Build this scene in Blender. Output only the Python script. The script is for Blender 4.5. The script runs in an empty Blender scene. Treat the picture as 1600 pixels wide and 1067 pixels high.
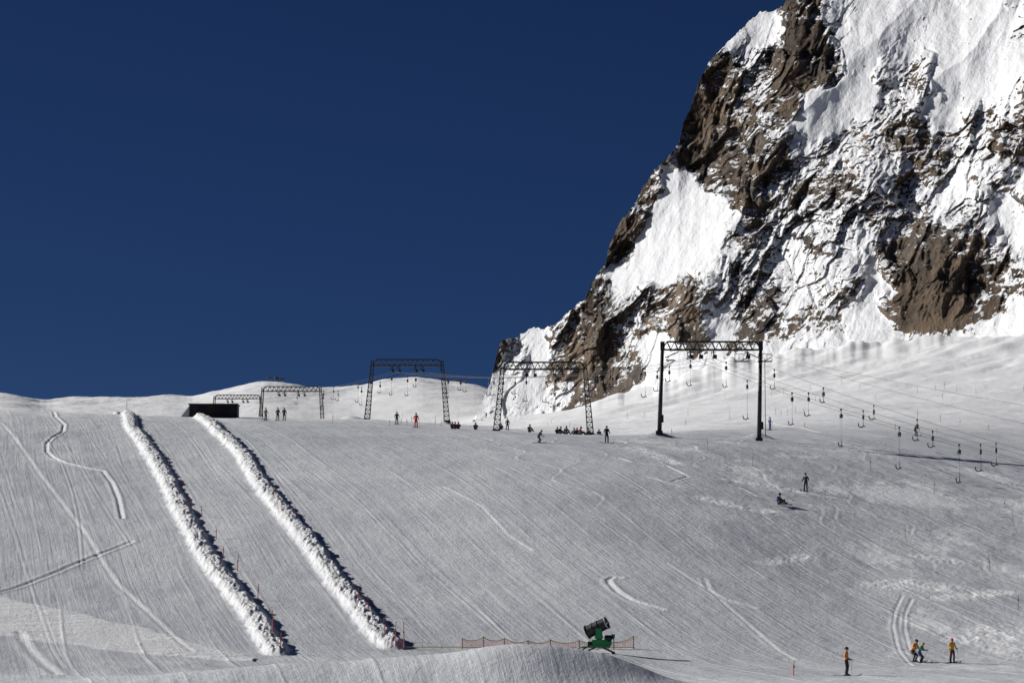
import bpy, math, random
import numpy as np
from mathutils import Vector, Matrix
random.seed(4); rng=np.random.default_rng(7)
F=4500.0; CX=800.0; CY=533.5
PITCH=math.atan(506.5/F); cp,sp=math.cos(PITCH),math.sin(PITCH)
scene=bpy.context.scene

# ---------------------------------------------------------------- helpers
def P(px,row,d):
    a=(px-CX)/F; b=(CY-row)/F
    s=d/(cp-b*sp)
    return a*s, d+0*s, (sp+b*cp)*s
def ss(a,b,x):
    t=np.clip((x-a)/(b-a),0,1); return t*t*(3-2*t)
_perm=rng.permutation(4096).astype(np.int64)
_g=rng.uniform(0,2*np.pi,4096); _gx=np.cos(_g); _gy=np.sin(_g)
def perlin(x,y,seed=0):
    xi=np.floor(x).astype(np.int64); yi=np.floor(y).astype(np.int64)
    xf=x-xi; yf=y-yi
    u=xf*xf*xf*(xf*(xf*6-15)+10); v=yf*yf*yf*(yf*(yf*6-15)+10)
    def gr(ix,iy,dx,dy):
        h=_perm[(_perm[(ix+seed*131)&4095]+iy)&4095]
        return _gx[h]*dx+_gy[h]*dy
    n00=gr(xi,yi,xf,yf); n10=gr(xi+1,yi,xf-1,yf)
    n01=gr(xi,yi+1,xf,yf-1); n11=gr(xi+1,yi+1,xf-1,yf-1)
    a=n00+u*(n10-n00); b=n01+u*(n11-n01)
    return (a+v*(b-a))*1.5
def fbm(x,y,o=4,seed=0,g=.5):
    r=0;a=1;f=1;t=0
    for i in range(o):
        r=r+a*perlin(x*f,y*f,seed+i*7); t+=a; a*=g; f*=2.03
    return r/t
def ridged(x,y,o=4,seed=0,g=.5):
    r=0;a=1;f=1;t=0
    for i in range(o):
        r=r+a*(1-2*np.abs(perlin(x*f,y*f,seed+i*7))); t+=a; a*=g; f*=2.07
    return r/t
_r1=rng.uniform(0,1,4096);_r2=rng.uniform(0,1,4096);_r3=rng.uniform(-1,1,4096);_r4=rng.uniform(-1,1,4096);_r5=rng.uniform(-1,1,4096)
def facets(x,y,seed=0):
    """broken-rock facets: every Voronoi cell is its own tilted plane"""
    xi=np.floor(x).astype(np.int64); yi=np.floor(y).astype(np.int64)
    best=np.full(x.shape,1e9); out=np.zeros(x.shape)
    for i in(-1,0,1):
        for j in(-1,0,1):
            h=_perm[(_perm[(xi+i+seed*97)&4095]+yi+j)&4095]
            cx=xi+i+_r1[h]; cy=yi+j+_r2[h]; dx=x-cx; dy=y-cy; d=dx*dx+dy*dy
            w=d<best; best=np.where(w,d,best)
            out=np.where(w,_r3[h]*.5+_r4[h]*dx+_r5[h]*dy,out)
    return out

def grid_object(name,X,Y,Z,mat,attrs={},smooth=True):
    n,m=X.shape
    co=np.stack([X,Y,Z],-1).reshape(-1,3).astype(np.float32)
    idx=np.arange(n*m).reshape(n,m)
    q=np.stack([idx[:-1,:-1],idx[:-1,1:],idx[1:,1:],idx[1:,:-1]],-1).reshape(-1,4).astype(np.int32)
    me=bpy.data.meshes.new(name)
    me.vertices.add(n*m); me.vertices.foreach_set('co',co.ravel())
    me.loops.add(q.size); me.loops.foreach_set('vertex_index',q.ravel())
    me.polygons.add(len(q)); me.polygons.foreach_set('loop_start',np.arange(0,q.size,4,dtype=np.int32))
    me.polygons.foreach_set('use_smooth',np.full(len(q),smooth))
    me.update(calc_edges=True)
    for k,v in attrs.items():
        at=me.attributes.new(k,'FLOAT','POINT'); at.data.foreach_set('value',v.astype(np.float32).ravel())
    me.materials.append(mat)
    ob=bpy.data.objects.new(name,me); scene.collection.objects.link(ob)
    return ob

class MB:
    def __init__(s): s.v=[];s.f=[];s.m=[];s.sm=[]
    def add(s,vs,fs,mi=0,smooth=False):
        o=len(s.v); s.v+= [tuple(v) for v in vs]
        s.f+=[tuple(i+o for i in f) for f in fs]; s.m+=[mi]*len(fs); s.sm+=[smooth]*len(fs)
    def box(s,c,size,mi=0,rot=None):
        hx,hy,hz=[k/2 for k in size]
        vs=[Vector((x,y,z)) for x in(-hx,hx) for y in(-hy,hy) for z in(-hz,hz)]
        if rot is not None: vs=[rot@v for v in vs]
        vs=[v+Vector(c) for v in vs]
        s.add(vs,[(0,1,3,2),(4,6,7,5),(0,4,5,1),(2,3,7,6),(0,2,6,4),(1,5,7,3)],mi)
    def cyl(s,p0,p1,r0,r1=None,mi=0,n=8,caps=True):
        if r1 is None:r1=r0
        p0=Vector(p0);p1=Vector(p1);d=p1-p0
        if d.length<1e-6:return
        q=d.to_track_quat('Z','Y')
        vs=[];fs=[]
        for i in range(n):
            a=2*math.pi*i/n; vs.append(p0+q@Vector((r0*math.cos(a),r0*math.sin(a),0)))
        for i in range(n):
            a=2*math.pi*i/n; vs.append(p1+q@Vector((r1*math.cos(a),r1*math.sin(a),0)))
        for i in range(n): fs.append((i,(i+1)%n,n+(i+1)%n,n+i))
        if caps: fs.append(tuple(range(n-1,-1,-1))); fs.append(tuple(range(n,2*n)))
        s.add(vs,fs,mi,n>6)
    def tube(s,pts,r,mi=0,n=6):
        for a,b in zip(pts[:-1],pts[1:]): s.cyl(a,b,r,r,mi,n)
    def ell(s,c,r,mi=0,nu=12,nv=8,rot=None,v0=0,v1=math.pi):
        vs=[];fs=[]
        for j in range(nv+1):
            t=v0+(v1-v0)*j/nv
            for i in range(nu):
                a=2*math.pi*i/nu
                p=Vector((r[0]*math.sin(t)*math.cos(a),r[1]*math.sin(t)*math.sin(a),r[2]*math.cos(t)))
                if rot is not None:p=rot@p
                vs.append(p+Vector(c))
        for j in range(nv):
            for i in range(nu):
                fs.append((j*nu+i,(j+1)*nu+i,(j+1)*nu+(i+1)%nu,j*nu+(i+1)%nu))
        s.add(vs,fs,mi,True)
    def obj(s,name,mats,loc=(0,0,0),rz=0,scale=1):
        me=bpy.data.meshes.new(name); me.from_pydata(s.v,[],s.f)
        me.polygons.foreach_set('material_index',s.m); me.polygons.foreach_set('use_smooth',s.sm)
        for m in mats: me.materials.append(m)
        me.update()
        ob=bpy.data.objects.new(name,me); ob.location=loc; ob.rotation_euler=(0,0,rz); ob.scale=(scale,)*3
        scene.collection.objects.link(ob); return ob

# ---------------------------------------------------------------- materials
def newmat(name):
    m=bpy.data.materials.new(name); m.use_nodes=True
    nt=m.node_tree; return m,nt,nt.nodes,nt.links,nt.nodes['Principled BSDF']
def simple(name,col,rough=.6,metal=0,var=.25,scale=6):
    m,nt,N,L,B=newmat(name)
    tc=N.new('ShaderNodeTexCoord'); no=N.new('ShaderNodeTexNoise'); no.inputs['Scale'].default_value=scale; no.inputs['Detail'].default_value=4
    L.new(tc.outputs['Object'],no.inputs['Vector'])
    mx=N.new('ShaderNodeMix'); mx.data_type='RGBA'
    mx.inputs[6].default_value=[c*(1-var) for c in col]+[1]; mx.inputs[7].default_value=[min(1,c*(1+var)) for c in col]+[1]
    L.new(no.outputs['Fac'],mx.inputs[0]); L.new(mx.outputs[2],B.inputs['Base Color'])
    B.inputs['Roughness'].default_value=rough; B.inputs['Metallic'].default_value=metal
    return m
def mathn(N,L,op,a,b=None,c=None,clamp=False):
    n=N.new('ShaderNodeMath'); n.operation=op; n.use_clamp=clamp
    for i,x in enumerate((a,b,c)):
        if x is None: continue
        if isinstance(x,(int,float)): n.inputs[i].default_value=x
        else: L.new(x,n.inputs[i])
    return n.outputs[0]

def snow_ground():
    m,nt,N,L,B=newmat('snow_groomed')
    geo=N.new('ShaderNodeNewGeometry')
    def dot(v):
        n=N.new('ShaderNodeVectorMath'); n.operation='DOT_PRODUCT'; L.new(geo.outputs['Position'],n.inputs[0]); n.inputs[1].default_value=v; return n.outputs['Value']
    wn=N.new('ShaderNodeTexNoise'); wn.inputs['Scale'].default_value=.012; wn.inputs['Detail'].default_value=0
    L.new(geo.outputs['Position'],wn.inputs['Vector'])
    w=mathn(N,L,'MULTIPLY',wn.outputs['Fac'],2.5)
    s=mathn(N,L,'ADD',dot((.98,.19,0)),w); t=dot((-.19,.98,0))
    def stripes(ks,kt,detail,ro=.6,off=0):
        c=N.new('ShaderNodeCombineXYZ')
        L.new(mathn(N,L,'MULTIPLY',s,ks),c.inputs[0]); L.new(mathn(N,L,'MULTIPLY',t,kt),c.inputs[1]); c.inputs[2].default_value=off
        n=N.new('ShaderNodeTexNoise'); n.inputs['Scale'].default_value=1; n.inputs['Detail'].default_value=detail; n.inputs['Roughness'].default_value=ro
        L.new(c.outputs[0],n.inputs['Vector']); return n.outputs['Fac']
    s1=stripes(.22,.008,6,.62); s2=stripes(3.2,.03,4,.65,7); s3=stripes(.5,.10,6,.7,3)
    def noise(sc,de,ro=.6):
        n=N.new('ShaderNodeTexNoise'); n.inputs['Scale'].default_value=sc; n.inputs['Detail'].default_value=de; n.inputs['Roughness'].default_value=ro
        L.new(geo.outputs['Position'],n.inputs['Vector']); return n.outputs['Fac']
    g=noise(2.8,6,.75); p=noise(.07,7,.68); p2=noise(.6,6,.7)
    at=N.new('ShaderNodeAttribute'); at.attribute_name='chop'
    af=N.new('ShaderNodeAttribute'); af.attribute_name='fresh'
    groomed=mathn(N,L,'SUBTRACT',1.0,mathn(N,L,'MULTIPLY',af.outputs['Fac'],.8))
    st=mathn(N,L,'ADD',mathn(N,L,'MULTIPLY',s1,.17),mathn(N,L,'MULTIPLY',s2,.06))
    st=mathn(N,L,'ADD',st,mathn(N,L,'MULTIPLY',s3,.13))
    h=mathn(N,L,'MULTIPLY',st,groomed)
    h=mathn(N,L,'ADD',h,mathn(N,L,'MULTIPLY',p2,.10))
    gk=mathn(N,L,'ADD',mathn(N,L,'MULTIPLY',at.outputs['Fac'],.20),.075)
    h=mathn(N,L,'ADD',h,mathn(N,L,'MULTIPLY',g,gk))
    bp=N.new('ShaderNodeBump'); bp.inputs['Strength'].default_value=1; bp.inputs['Distance'].default_value=1
    L.new(h,bp.inputs['Height']); L.new(bp.outputs[0],B.inputs['Normal'])
    f=mathn(N,L,'ADD',mathn(N,L,'MULTIPLY',s1,.40),mathn(N,L,'MULTIPLY',p,.55))
    f=mathn(N,L,'ADD',f,mathn(N,L,'MULTIPLY',s3,.25))
    f=mathn(N,L,'ADD',f,mathn(N,L,'MULTIPLY',at.outputs['Fac'],.30))
    f=mathn(N,L,'ADD',f,mathn(N,L,'MULTIPLY',af.outputs['Fac'],.60))
    cr=N.new('ShaderNodeValToRGB'); e=cr.color_ramp.elements
    e[0].position=.44; e[0].color=(.44,.465,.50,1); e[1].position=1.0; e[1].color=(.88,.89,.90,1)
    L.new(f,cr.inputs[0]); L.new(cr.outputs[0],B.inputs['Base Color'])
    B.inputs['Roughness'].default_value=.75
    return m
def mountain_mat():
    m,nt,N,L,B=newmat('rock_and_snow')
    geo=N.new('ShaderNodeNewGeometry')
    at=N.new('ShaderNodeAttribute'); at.attribute_name='rock'
    def noise(sc,de,ro=.6,vec=None):
        n=N.new('ShaderNodeTexNoise'); n.inputs['Scale'].default_value=sc; n.inputs['Detail'].default_value=de; n.inputs['Roughness'].default_value=ro
        L.new(vec or geo.outputs['Position'],n.inputs['Vector']); return n.outputs['Fac']
    mp=N.new('ShaderNodeMapping'); mp.inputs['Rotation'].default_value=(0,math.radians(-28),0); mp.inputs['Scale'].default_value=(1,.6,.42)
    L.new(geo.outputs['Position'],mp.inputs['Vector'])
    an=noise(.24,8,.62,mp.outputs[0]); fi=noise(.6,7,.65)
    v=mathn(N,L,'ADD',at.outputs['Fac'],mathn(N,L,'MULTIPLY',mathn(N,L,'SUBTRACT',an,.5),1.9))
    v=mathn(N,L,'ADD',v,mathn(N,L,'MULTIPLY',mathn(N,L,'SUBTRACT',fi,.5),1.6))
    mask=mathn(N,L,'MULTIPLY_ADD',mathn(N,L,'SUBTRACT',v,.5),20,.5,clamp=True)
    c1=noise(.03,5,.6); c2=noise(.3,10,.74,mp.outputs[0])
    cr=N.new('ShaderNodeValToRGB'); e=cr.color_ramp.elements
    e[0].position=.35; e[0].color=(.025,.017,.011,1); e[1].position=.67; e[1].color=(.46,.32,.185,1)
    x=e.new(.44); x.color=(.075,.05,.031,1); x=e.new(.51); x.color=(.15,.102,.063,1); x=e.new(.59); x.color=(.28,.195,.12,1)
    L.new(mathn(N,L,'ADD',mathn(N,L,'MULTIPLY',c1,.5),mathn(N,L,'MULTIPLY',c2,.5)),cr.inputs[0])
    c3=noise(.018,3); g=N.new('ShaderNodeMix'); g.data_type='RGBA'
    hs=N.new('ShaderNodeHueSaturation'); hs.inputs['Saturation'].default_value=.6; hs.inputs['Value'].default_value=.78; L.new(cr.outputs[0],hs.inputs['Color'])
    L.new(mathn(N,L,'MULTIPLY_ADD',mathn(N,L,'SUBTRACT',c3,.5),6,.35,clamp=True),g.inputs[0]); L.new(cr.outputs[0],g.inputs[6]); L.new(hs.outputs[0],g.inputs[7])
    mx=N.new('ShaderNodeMix'); mx.data_type='RGBA'; L.new(mask,mx.inputs[0]); mx.inputs[6].default_value=(.86,.87,.885,1); L.new(g.outputs[2],mx.inputs[7])
    L.new(mx.outputs[2],B.inputs['Base Color']); B.inputs['Roughness'].default_value=.85
    rb=noise(.35,11,.74,mp.outputs[0]); sb=noise(.3,7,.64,mp.outputs[0])
    hr=mathn(N,L,'MULTIPLY',rb,4.6); hsn=mathn(N,L,'MULTIPLY_ADD',sb,1.1,1.9)
    hm=N.new('ShaderNodeMix'); hm.data_type='FLOAT'; L.new(mask,hm.inputs[0]); L.new(hsn,hm.inputs[2]); L.new(hr,hm.inputs[3])
    bp=N.new('ShaderNodeBump'); bp.inputs['Strength'].default_value=.85; bp.inputs['Distance'].default_value=1
    L.new(hm.outputs[0],bp.inputs['Height']); L.new(bp.outputs[0],B.inputs['Normal'])
    return m
M_snow=snow_ground(); M_mtn=mountain_mat()
M_steel=simple('painted_dark_steel',(.028,.032,.03),.5,.3)
M_cable=simple('steel_cable',(.07,.07,.075),.5,.5)
M_black=simple('black_rubber',(.015,.015,.016),.5)
M_green=simple('green_paint',(.02,.27,.08),.35)
M_alu=simple('grey_metal',(.45,.46,.47),.35,.6)
M_red=simple('orange_red_plastic',(.65,.08,.03),.5)
M_bamboo=simple('marker_wood',(.28,.14,.08),.7)
M_yellow=simple('yellow_tape',(.45,.38,.10),.6)
M_wood=simple('dark_wood',(.03,.024,.02),.8,0,.5,3)
M_skin=simple('skin',(.5,.3,.21),.6)
M_glass=simple('goggle_lens',(.02,.02,.025),.1)
M_outc=simple('outcrop_rock',(.09,.075,.06),.9)

# ---------------------------------------------------------------- terrain function
U=[-400,0,200,400,600,800,950,1100,1300,1600,2000]
T=[(5,None,-2),(60,None,-2.6),(120,None,-3),
 (150,[1092]*11,0),(172,[1062]*11,0),
 (200,[1010,1010,1015,1018,1020,1025,1028,1030,1035,1035,1035],0),
 (240,[905,905,905,900,890,880,872,880,900,910,910],0),
 (280,[805,805,800,785,770,755,748,758,785,810,820],0),
 (310,[740,740,735,725,712,703,702,708,730,758,770],0),
 (340,[690,695,692,685,682,679,680,683,692,715,730],0),
 (370,[655,662,664,664,666,673,683,674,676,690,700],0),
 (400,[640,643,648,653,660,674,690,670,664,672,680],0),
 (430,[636,641,648,653,657,674,688,666,657,657,660],0),
 (460,[641,646,655,658,655,673,680,662,650,644,645],0),
 (520,[662,665,670,676,666,672,670,654,638,624,620],0),
 (600,[690,688,690,690,682,674,662,643,620,597,590],0),
 (700,[690,690,692,690,687,676,652,618,588,535,515],0),
 (850,[690,690,690,690,686,657,626,558,514,462,436],0),
 (1200,'far',0),(1500,[650]*6+[680]*5,0),(3000,[760]*11,0),(6000,[850]*11,0)]
ug=np.arange(-3000,4601,10.0); ld0,ld1,NL=math.log(5),math.log(6000),1000
lg=np.linspace(ld0,ld1,NL); tab=[];lds=[]
for d,r,z in T:
    if r is None: rowz=np.full(ug.shape,float(z))
    else:
        if isinstance(r,str):
            rr=np.interp(ug,[-300,-100,0,30,70,110,200,260,300,350,400,430,470,520,560,600,650,700,740,780,850,1000,2000],
              [612,618,612,616,626,621,619,614,618,604,592,589,597,604,601,590,586,594,599,612,640,690,700])
        else: rr=np.interp(ug,U,r)
        rowz=P(CX,rr,d)[2]
    tab.append(rowz); lds.append(math.log(d))
tab=np.array(tab); lds=np.array(lds)
k=np.clip(np.searchsorted(lds,lg)-1,0,len(lds)-2); fr=((lg-lds[k])/(lds[k+1]-lds[k]))[:,None]
ZT=tab[k]*(1-fr)+tab[k+1]*fr
def gk(s):
    x=np.arange(-int(3*s),int(3*s)+1); w=np.exp(-x*x/(2*s*s)); return w/w.sum()
def sm(A,s,ax):
    w=gk(s); p=len(w)//2
    pad=[(0,0),(0,0)]; pad[ax]=(p,p); Ap=np.pad(A,pad,mode='edge')
    return np.apply_along_axis(lambda v:np.convolve(v,w,'valid'),ax,Ap)
ZF=sm(ZT,1.2,1); ZS=sm(sm(ZT,5,0),6,1)
bl=ss(math.log(800),math.log(1000),lg)[:,None]
ZT=ZS*(1-bl)+sm(ZF,5,0)*bl
def baseH(x,y):
    u=(x/y)*F*1.0+CX
    fi=np.clip((u+3000)/10,0,len(ug)-1.001); fj=np.clip((np.log(np.maximum(y,5))-ld0)/(ld1-ld0)*(NL-1),0,NL-1.001)
    i=fi.astype(int); j=fj.astype(int); a=fi-i; b=fj-j
    return (ZT[j,i]*(1-a)+ZT[j,i+1]*a)*(1-b)+(ZT[j+1,i]*(1-a)+ZT[j+1,i+1]*a)*b
def hitbase(px,row,d0=175,d1=1300):
    ds=np.arange(d0,d1,.25); x,y,z=P(px,row,ds); h=baseH(x,y)
    w=np.where(z<=h)[0]
    if len(w)==0:
        j=int(np.argmin(z-h)); return float(x[j]),float(ds[j])
    j=w[0]; return float(x[j]),float(ds[j])
def poly(pts): return [hitbase(*p) for p in pts]
berms=[poly([(182,645),(205,668),(230,700),(258,745),(284,800),(317,860),(360,918),(402,972),(436,1022)]),
       poly([(312,652),(342,676),(380,712),(406,755),(446,805),(498,868),(544,932),(583,980),(612,1012)])]
tracks_and_shade=[ (poly([(68,644),(86,652),(100,664),(98,674),(84,682),(73,692),(73,706),(84,716),(100,723),(130,730),(160,736),(174,754),(184,778),(191,810)]),.2,.10),
 (poly([(-20,930),(20,920),(60,905),(120,880),(165,862),(205,846)]),.28,.09),
 (poly([(1035,952),(1008,945),(985,937),(965,925),(952,912),(950,905),(958,902),(970,903)]),.22,.08),
 (poly([(0,660),(60,740),(130,830),(180,910),(260,985),(300,1020)]),.2,.035),
 (poly([(30,990),(60,1030),(90,1067)]),.3,.06),
 (poly([(1040,880),(1110,925),(1180,985),(1240,1030)]),.16,.03),
 (poly([(690,760),(750,790),(790,835),(830,860)]),.16,.03),
 (poly([(1410,930),(1398,955),(1395,980),(1403,1015),(1425,1040)]),.12,.03),(poly([(1425,935),(1414,960),(1413,985),(1421,1015),(1440,1036)]),.12,.03),
 (poly([(1150,760),(1180,775),(1240,785),(1330,800)]),.2,.05),
 (poly([(1100,905),(1108,922),(1130,936),(1180,950)]),.2,.04),
 (poly([(965,715),(985,722),(1040,728),(1075,745),(1050,752)]),.2,.06),
 (poly([(1010,745),(1060,760),(1100,765)]),.2,.05),
 (poly([(1200,660),(1280,676),(1400,684),(1600,690)]),.25,.06),  # groove carved in place of the shadow band right of the gantry
]
swaths=[(poly([(1380,915),(1420,912),(1470,918)]),2.2),(poly([(1520,1000),(1560,985),(1620,985)]),2.4),(poly([(1440,870),(1500,880)]),1.4),
        (poly([(990,700),(1030,715),(1060,725)]),1.2),(poly([(1110,780),(1150,790),(1200,800)]),1.6),(poly([(1200,880),(1260,870)]),1.2),(poly([(1480,935),(1560,925)]),1.6),
        (poly([(1140,750),(1230,765),(1290,775)]),1.0),(poly([(1560,1010),(1620,1030)]),1.8)]
wup=np.array(poly([(-120,918),(0,934),(120,957),(250,988),(400,1029)])); wlo=np.array(poly([(-120,985),(0,992),(100,1006),(250,1024),(400,1034)]))
def segdist(x,y,pl):
    best=np.full(x.shape,1e9); side=np.zeros(x.shape)
    for (x0,y0),(x1,y1) in zip(pl[:-1],pl[1:]):
        dx,dy=x1-x0,y1-y0; L2=dx*dx+dy*dy
        t=np.clip(((x-x0)*dx+(y-y0)*dy)/L2,0,1)
        ex=x-(x0+t*dx); ey=y-(y0+t*dy); d=np.hypot(ex,ey)
        c=np.sign(ex); w=d<best; best=np.where(w,d,best); side=np.where(w,c,side)
    return best,side
falls=[]
for i in range(80):
    x0=rng.uniform(-75,75); falls.append((x0,rng.uniform(.17,.23),rng.uniform(.2,1.6),rng.uniform(30,80),rng.uniform(0,6.3),rng.uniform(.05,.08),rng.uniform(.010,.032),rng.uniform(180,330),rng.uniform(60,200)))
for i in range(16):
    x0=rng.uniform(-2,48); falls.append((x0,rng.uniform(.14,.3),rng.uniform(1.0,2.2),rng.uniform(2.6,4.6),rng.uniform(0,6.3),.10,rng.uniform(.012,.03),rng.uniform(225,310),rng.uniform(30,70)))
mpx=lambda px,d:(px-CX)/F*d
def moundH(x,y):
    # ploughed heap: gentle on the uphill/left side, steep towards camera and to the right
    def g(px,d,h,sx,sb,sr,sf):
        q=x-mpx(px,d); r=y-(d-.12*q); s_=np.where(q>0,sr,sx); t_=np.where(r>0,sb,sf)
        return h*np.exp(-(q/s_)**2-(r/t_)**2)
    return g(822,161,2.25,4.4,5,5.2,2.9)+g(960,161,.85,3,4,3.4,2.4)+g(660,163,1.1,4,5,4,3.2)+g(500,165,1.1,5,6,6,4)+g(300,165,.6,7,6,6,5)+g(930,192,.5,3,6,3,6)
def bumps(x,y):
    h=moundH(x,y)
    for px,d,hh,s in [(1030,341,.7,1.6),(1186,345,.7,1.6),(548,455,.9,2.2),(695,455,.6,1.5),(935,392,.4,1.5)]:
        h=h+hh*np.exp(-(((x-mpx(px,d))**2+(y-d)**2)/s**2))
    for pl in berms:
        d,s=segdist(x,y,pl)
        n=1+.30*perlin(x*.7,y*.45,5)
        w=.80*n
        h=h+.52*n*np.exp(-(d/w)**4)
    return h
def ground_detail(x,y):
    h=np.zeros(x.shape); chop=np.zeros(x.shape); fresh=np.zeros(x.shape)
    near=ss(520,430,y)*ss(140,160,y)
    for pl in berms:
        d,s=segdist(x,y,pl); m=np.exp(-(d/.95)**4)
        h+=m*(.12*perlin(x*2.2,y*1.5,31)+.18*perlin(x*4.5,y*3.2,32)); chop=np.maximum(chop,m); fresh=np.maximum(fresh,.6*m)
    for pl,w,a in tracks_and_shade:
        d,s=segdist(x,y,pl); q=d*s
        h+=a*(-np.exp(-((q)/w)**2)+.7*np.exp(-((q-1.7*w)/w)**2)+.5*np.exp(-((q+1.7*w)/w)**2)); chop=np.maximum(chop,.4*np.exp(-(d/(2*w))**2)); fresh=np.maximum(fresh,.22*np.exp(-(d/(2*w))**2))
    for pl,w in swaths:
        d,s=segdist(x,y,pl); m=np.exp(-(d/w)**4)
        h+=m*(.06*perlin(x*1.2,y*.8,41)+.04*perlin(x*3,y*2,42)+.03); chop=np.maximum(chop,.5*m*(.7+.5*perlin(x*.5,y*.3,44))); fresh=np.maximum(fresh,.8*m*np.clip(.6+.7*perlin(x*.4,y*.3,45),0,1))
    yu=np.interp(x,wup[:,0],wup[:,1]); yl=np.interp(x,wlo[:,0],wlo[:,1]); ed=1.2*perlin(x*.25,y*.2,46)
    m=ss(-.8,.8,yu-y+ed)*ss(-.8,.8,y-yl+ed)*(x<wup[-1,0])
    al_=(x*.45-y*.89); ac_=(x*.89+y*.45)
    fresh=np.maximum(fresh,m*np.clip(.9+.5*perlin(ac_*.06+3,al_*.9,47),0,1)); chop=np.maximum(chop,m*.5)
    h+=m*(.10+.07*perlin(ac_*.08,al_*1.1,48)+.05*perlin(ac_*.12,al_*2.6,49))
    for x0,sl,am,per,ph,w,a,ys,ln in falls:
        xc=x0+sl*(300-y)+am*np.sin(y/per+ph)
        q=x-xc; on=ss(ys,ys+8,y)*ss(ys+ln+8,ys+ln,y)
        if per<5:
            h+=on*a*(-np.exp(-(q/(w*1.6))**2)+.8*np.exp(-((q-.35)/(w*1.6))**2)); chop=np.maximum(chop,on*.2*np.exp(-(q/.5)**2))
        else:
            h+=on*a*(-np.exp(-(q/w)**2)-np.exp(-((q-.45)/w)**2)+.5*np.exp(-((q-.22)/w)**2))
    e=(x*.98+(y-300)*.19); e=e+.8*perlin(x*.02,y*.02,3)
    ph=(e/5.2)%1.0
    h+=.04*np.exp(-((ph-.5)/.02)**2)*(.6+.9*perlin(x*.05,y*.05,9))
    rt=ss(4,26,x-(300-y)*.1)*ss(360,320,y)
    h+=rt*(.12*np.abs(fbm(x*.25,y*.12,5,12,.6)))
    chop=np.maximum(chop,rt*.35*ss(-.1,.4,fbm(x*.1,y*.05,3,13)))
    fresh=np.maximum(fresh,rt*.5*ss(.05,.35,fbm(x*.09,y*.05,5,14,.6)))
    h*=near
    h+=near*.05*fbm(x*.35,y*.15,4,11)
    far=ss(330,520,y)
    h+=far*(1.0*fbm(x*.03,y*.03,4,21)+ .25*fbm(x*.15,y*.1,4,23))
    fg=ss(182,172,y)
    h+=.14*fbm(x*.15,y*.15,5,61)*fg
    f2=ss(950,1150,y)
    h+=f2*(2.0*fbm(x*.03,y*.02,5,71))
    fresh=np.maximum(fresh,.85*ss(345,480,y)); fresh=np.where(fg>0,np.maximum(fresh*(1-fg),fg*.22),fresh)
    uu=x/y*F+CX
    fan=ss(560,720,y)*ss(880,1050,uu)
    dg=x*.6+y*.8; dc=x*.8-y*.6
    h+=fan*(2.6*fbm(dc*.03,dg*.012,4,83,.55)+1.6*np.abs(fbm(dc*.07,dg*.02,3,85)))
    # tongues of snow that climb into the gullies
    h+=ss(680,840,y)*ss(880,1050,uu)*3.5*np.clip(fbm(uu*.022,y*0+.4,3,81),-.2,1)
    return h,chop,fresh
def H(x,y):
    x=np.atleast_1d(np.asarray(x,float)); y=np.atleast_1d(np.asarray(y,float))
    return baseH(x,y)+bumps(x,y)+ground_detail(x,y)[0]
def onground(px,d):
    x=(px-CX)/F*d/cp
    z=float(H(x,d)[0])
    for _ in range(3):
        zc=d*cp+z*sp
        x=(px-CX)/F*zc; z=float(H(x,d)[0])
    return Vector((x,d,z))
def hit(px,row,d0=178,d1=1300):
    ds=np.arange(d0,d1,.5); x,y,z=P(px,row,ds); h=H(x,y)
    w=np.where(z<=h)[0]; j=w[0] if len(w) else int(np.argmin(z-h))
    if j>0 and len(w):
        a=z[j-1]-h[j-1]; b=h[j]-z[j]; t=a/(a+b) if a+b>0 else 0
        d=ds[j-1]+t*.5
    else: d=ds[j]
    return onground(px,float(d))

ucols=np.concatenate([np.arange(-3000,-70,60),np.arange(-70,1670,1.6),np.arange(1670,4601,60)])
drows=np.concatenate([np.geomspace(5,145,25)[:-1],np.arange(145,330,.3),np.arange(330,470,.45),np.geomspace(470,1000,170),np.geomspace(1003,1500,160),np.geomspace(1530,6000,30)])
UU,DD=np.meshgrid(ucols,drows)
GX=(UU-CX)/F*DD; GY=DD
det,chop,fresh=ground_detail(GX,GY)
GZ=baseH(GX,GY)+bumps(GX,GY)+det
grid_object('snow_ground',GX,GY,GZ,M_snow,{'chop':chop,'fresh':fresh})

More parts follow.
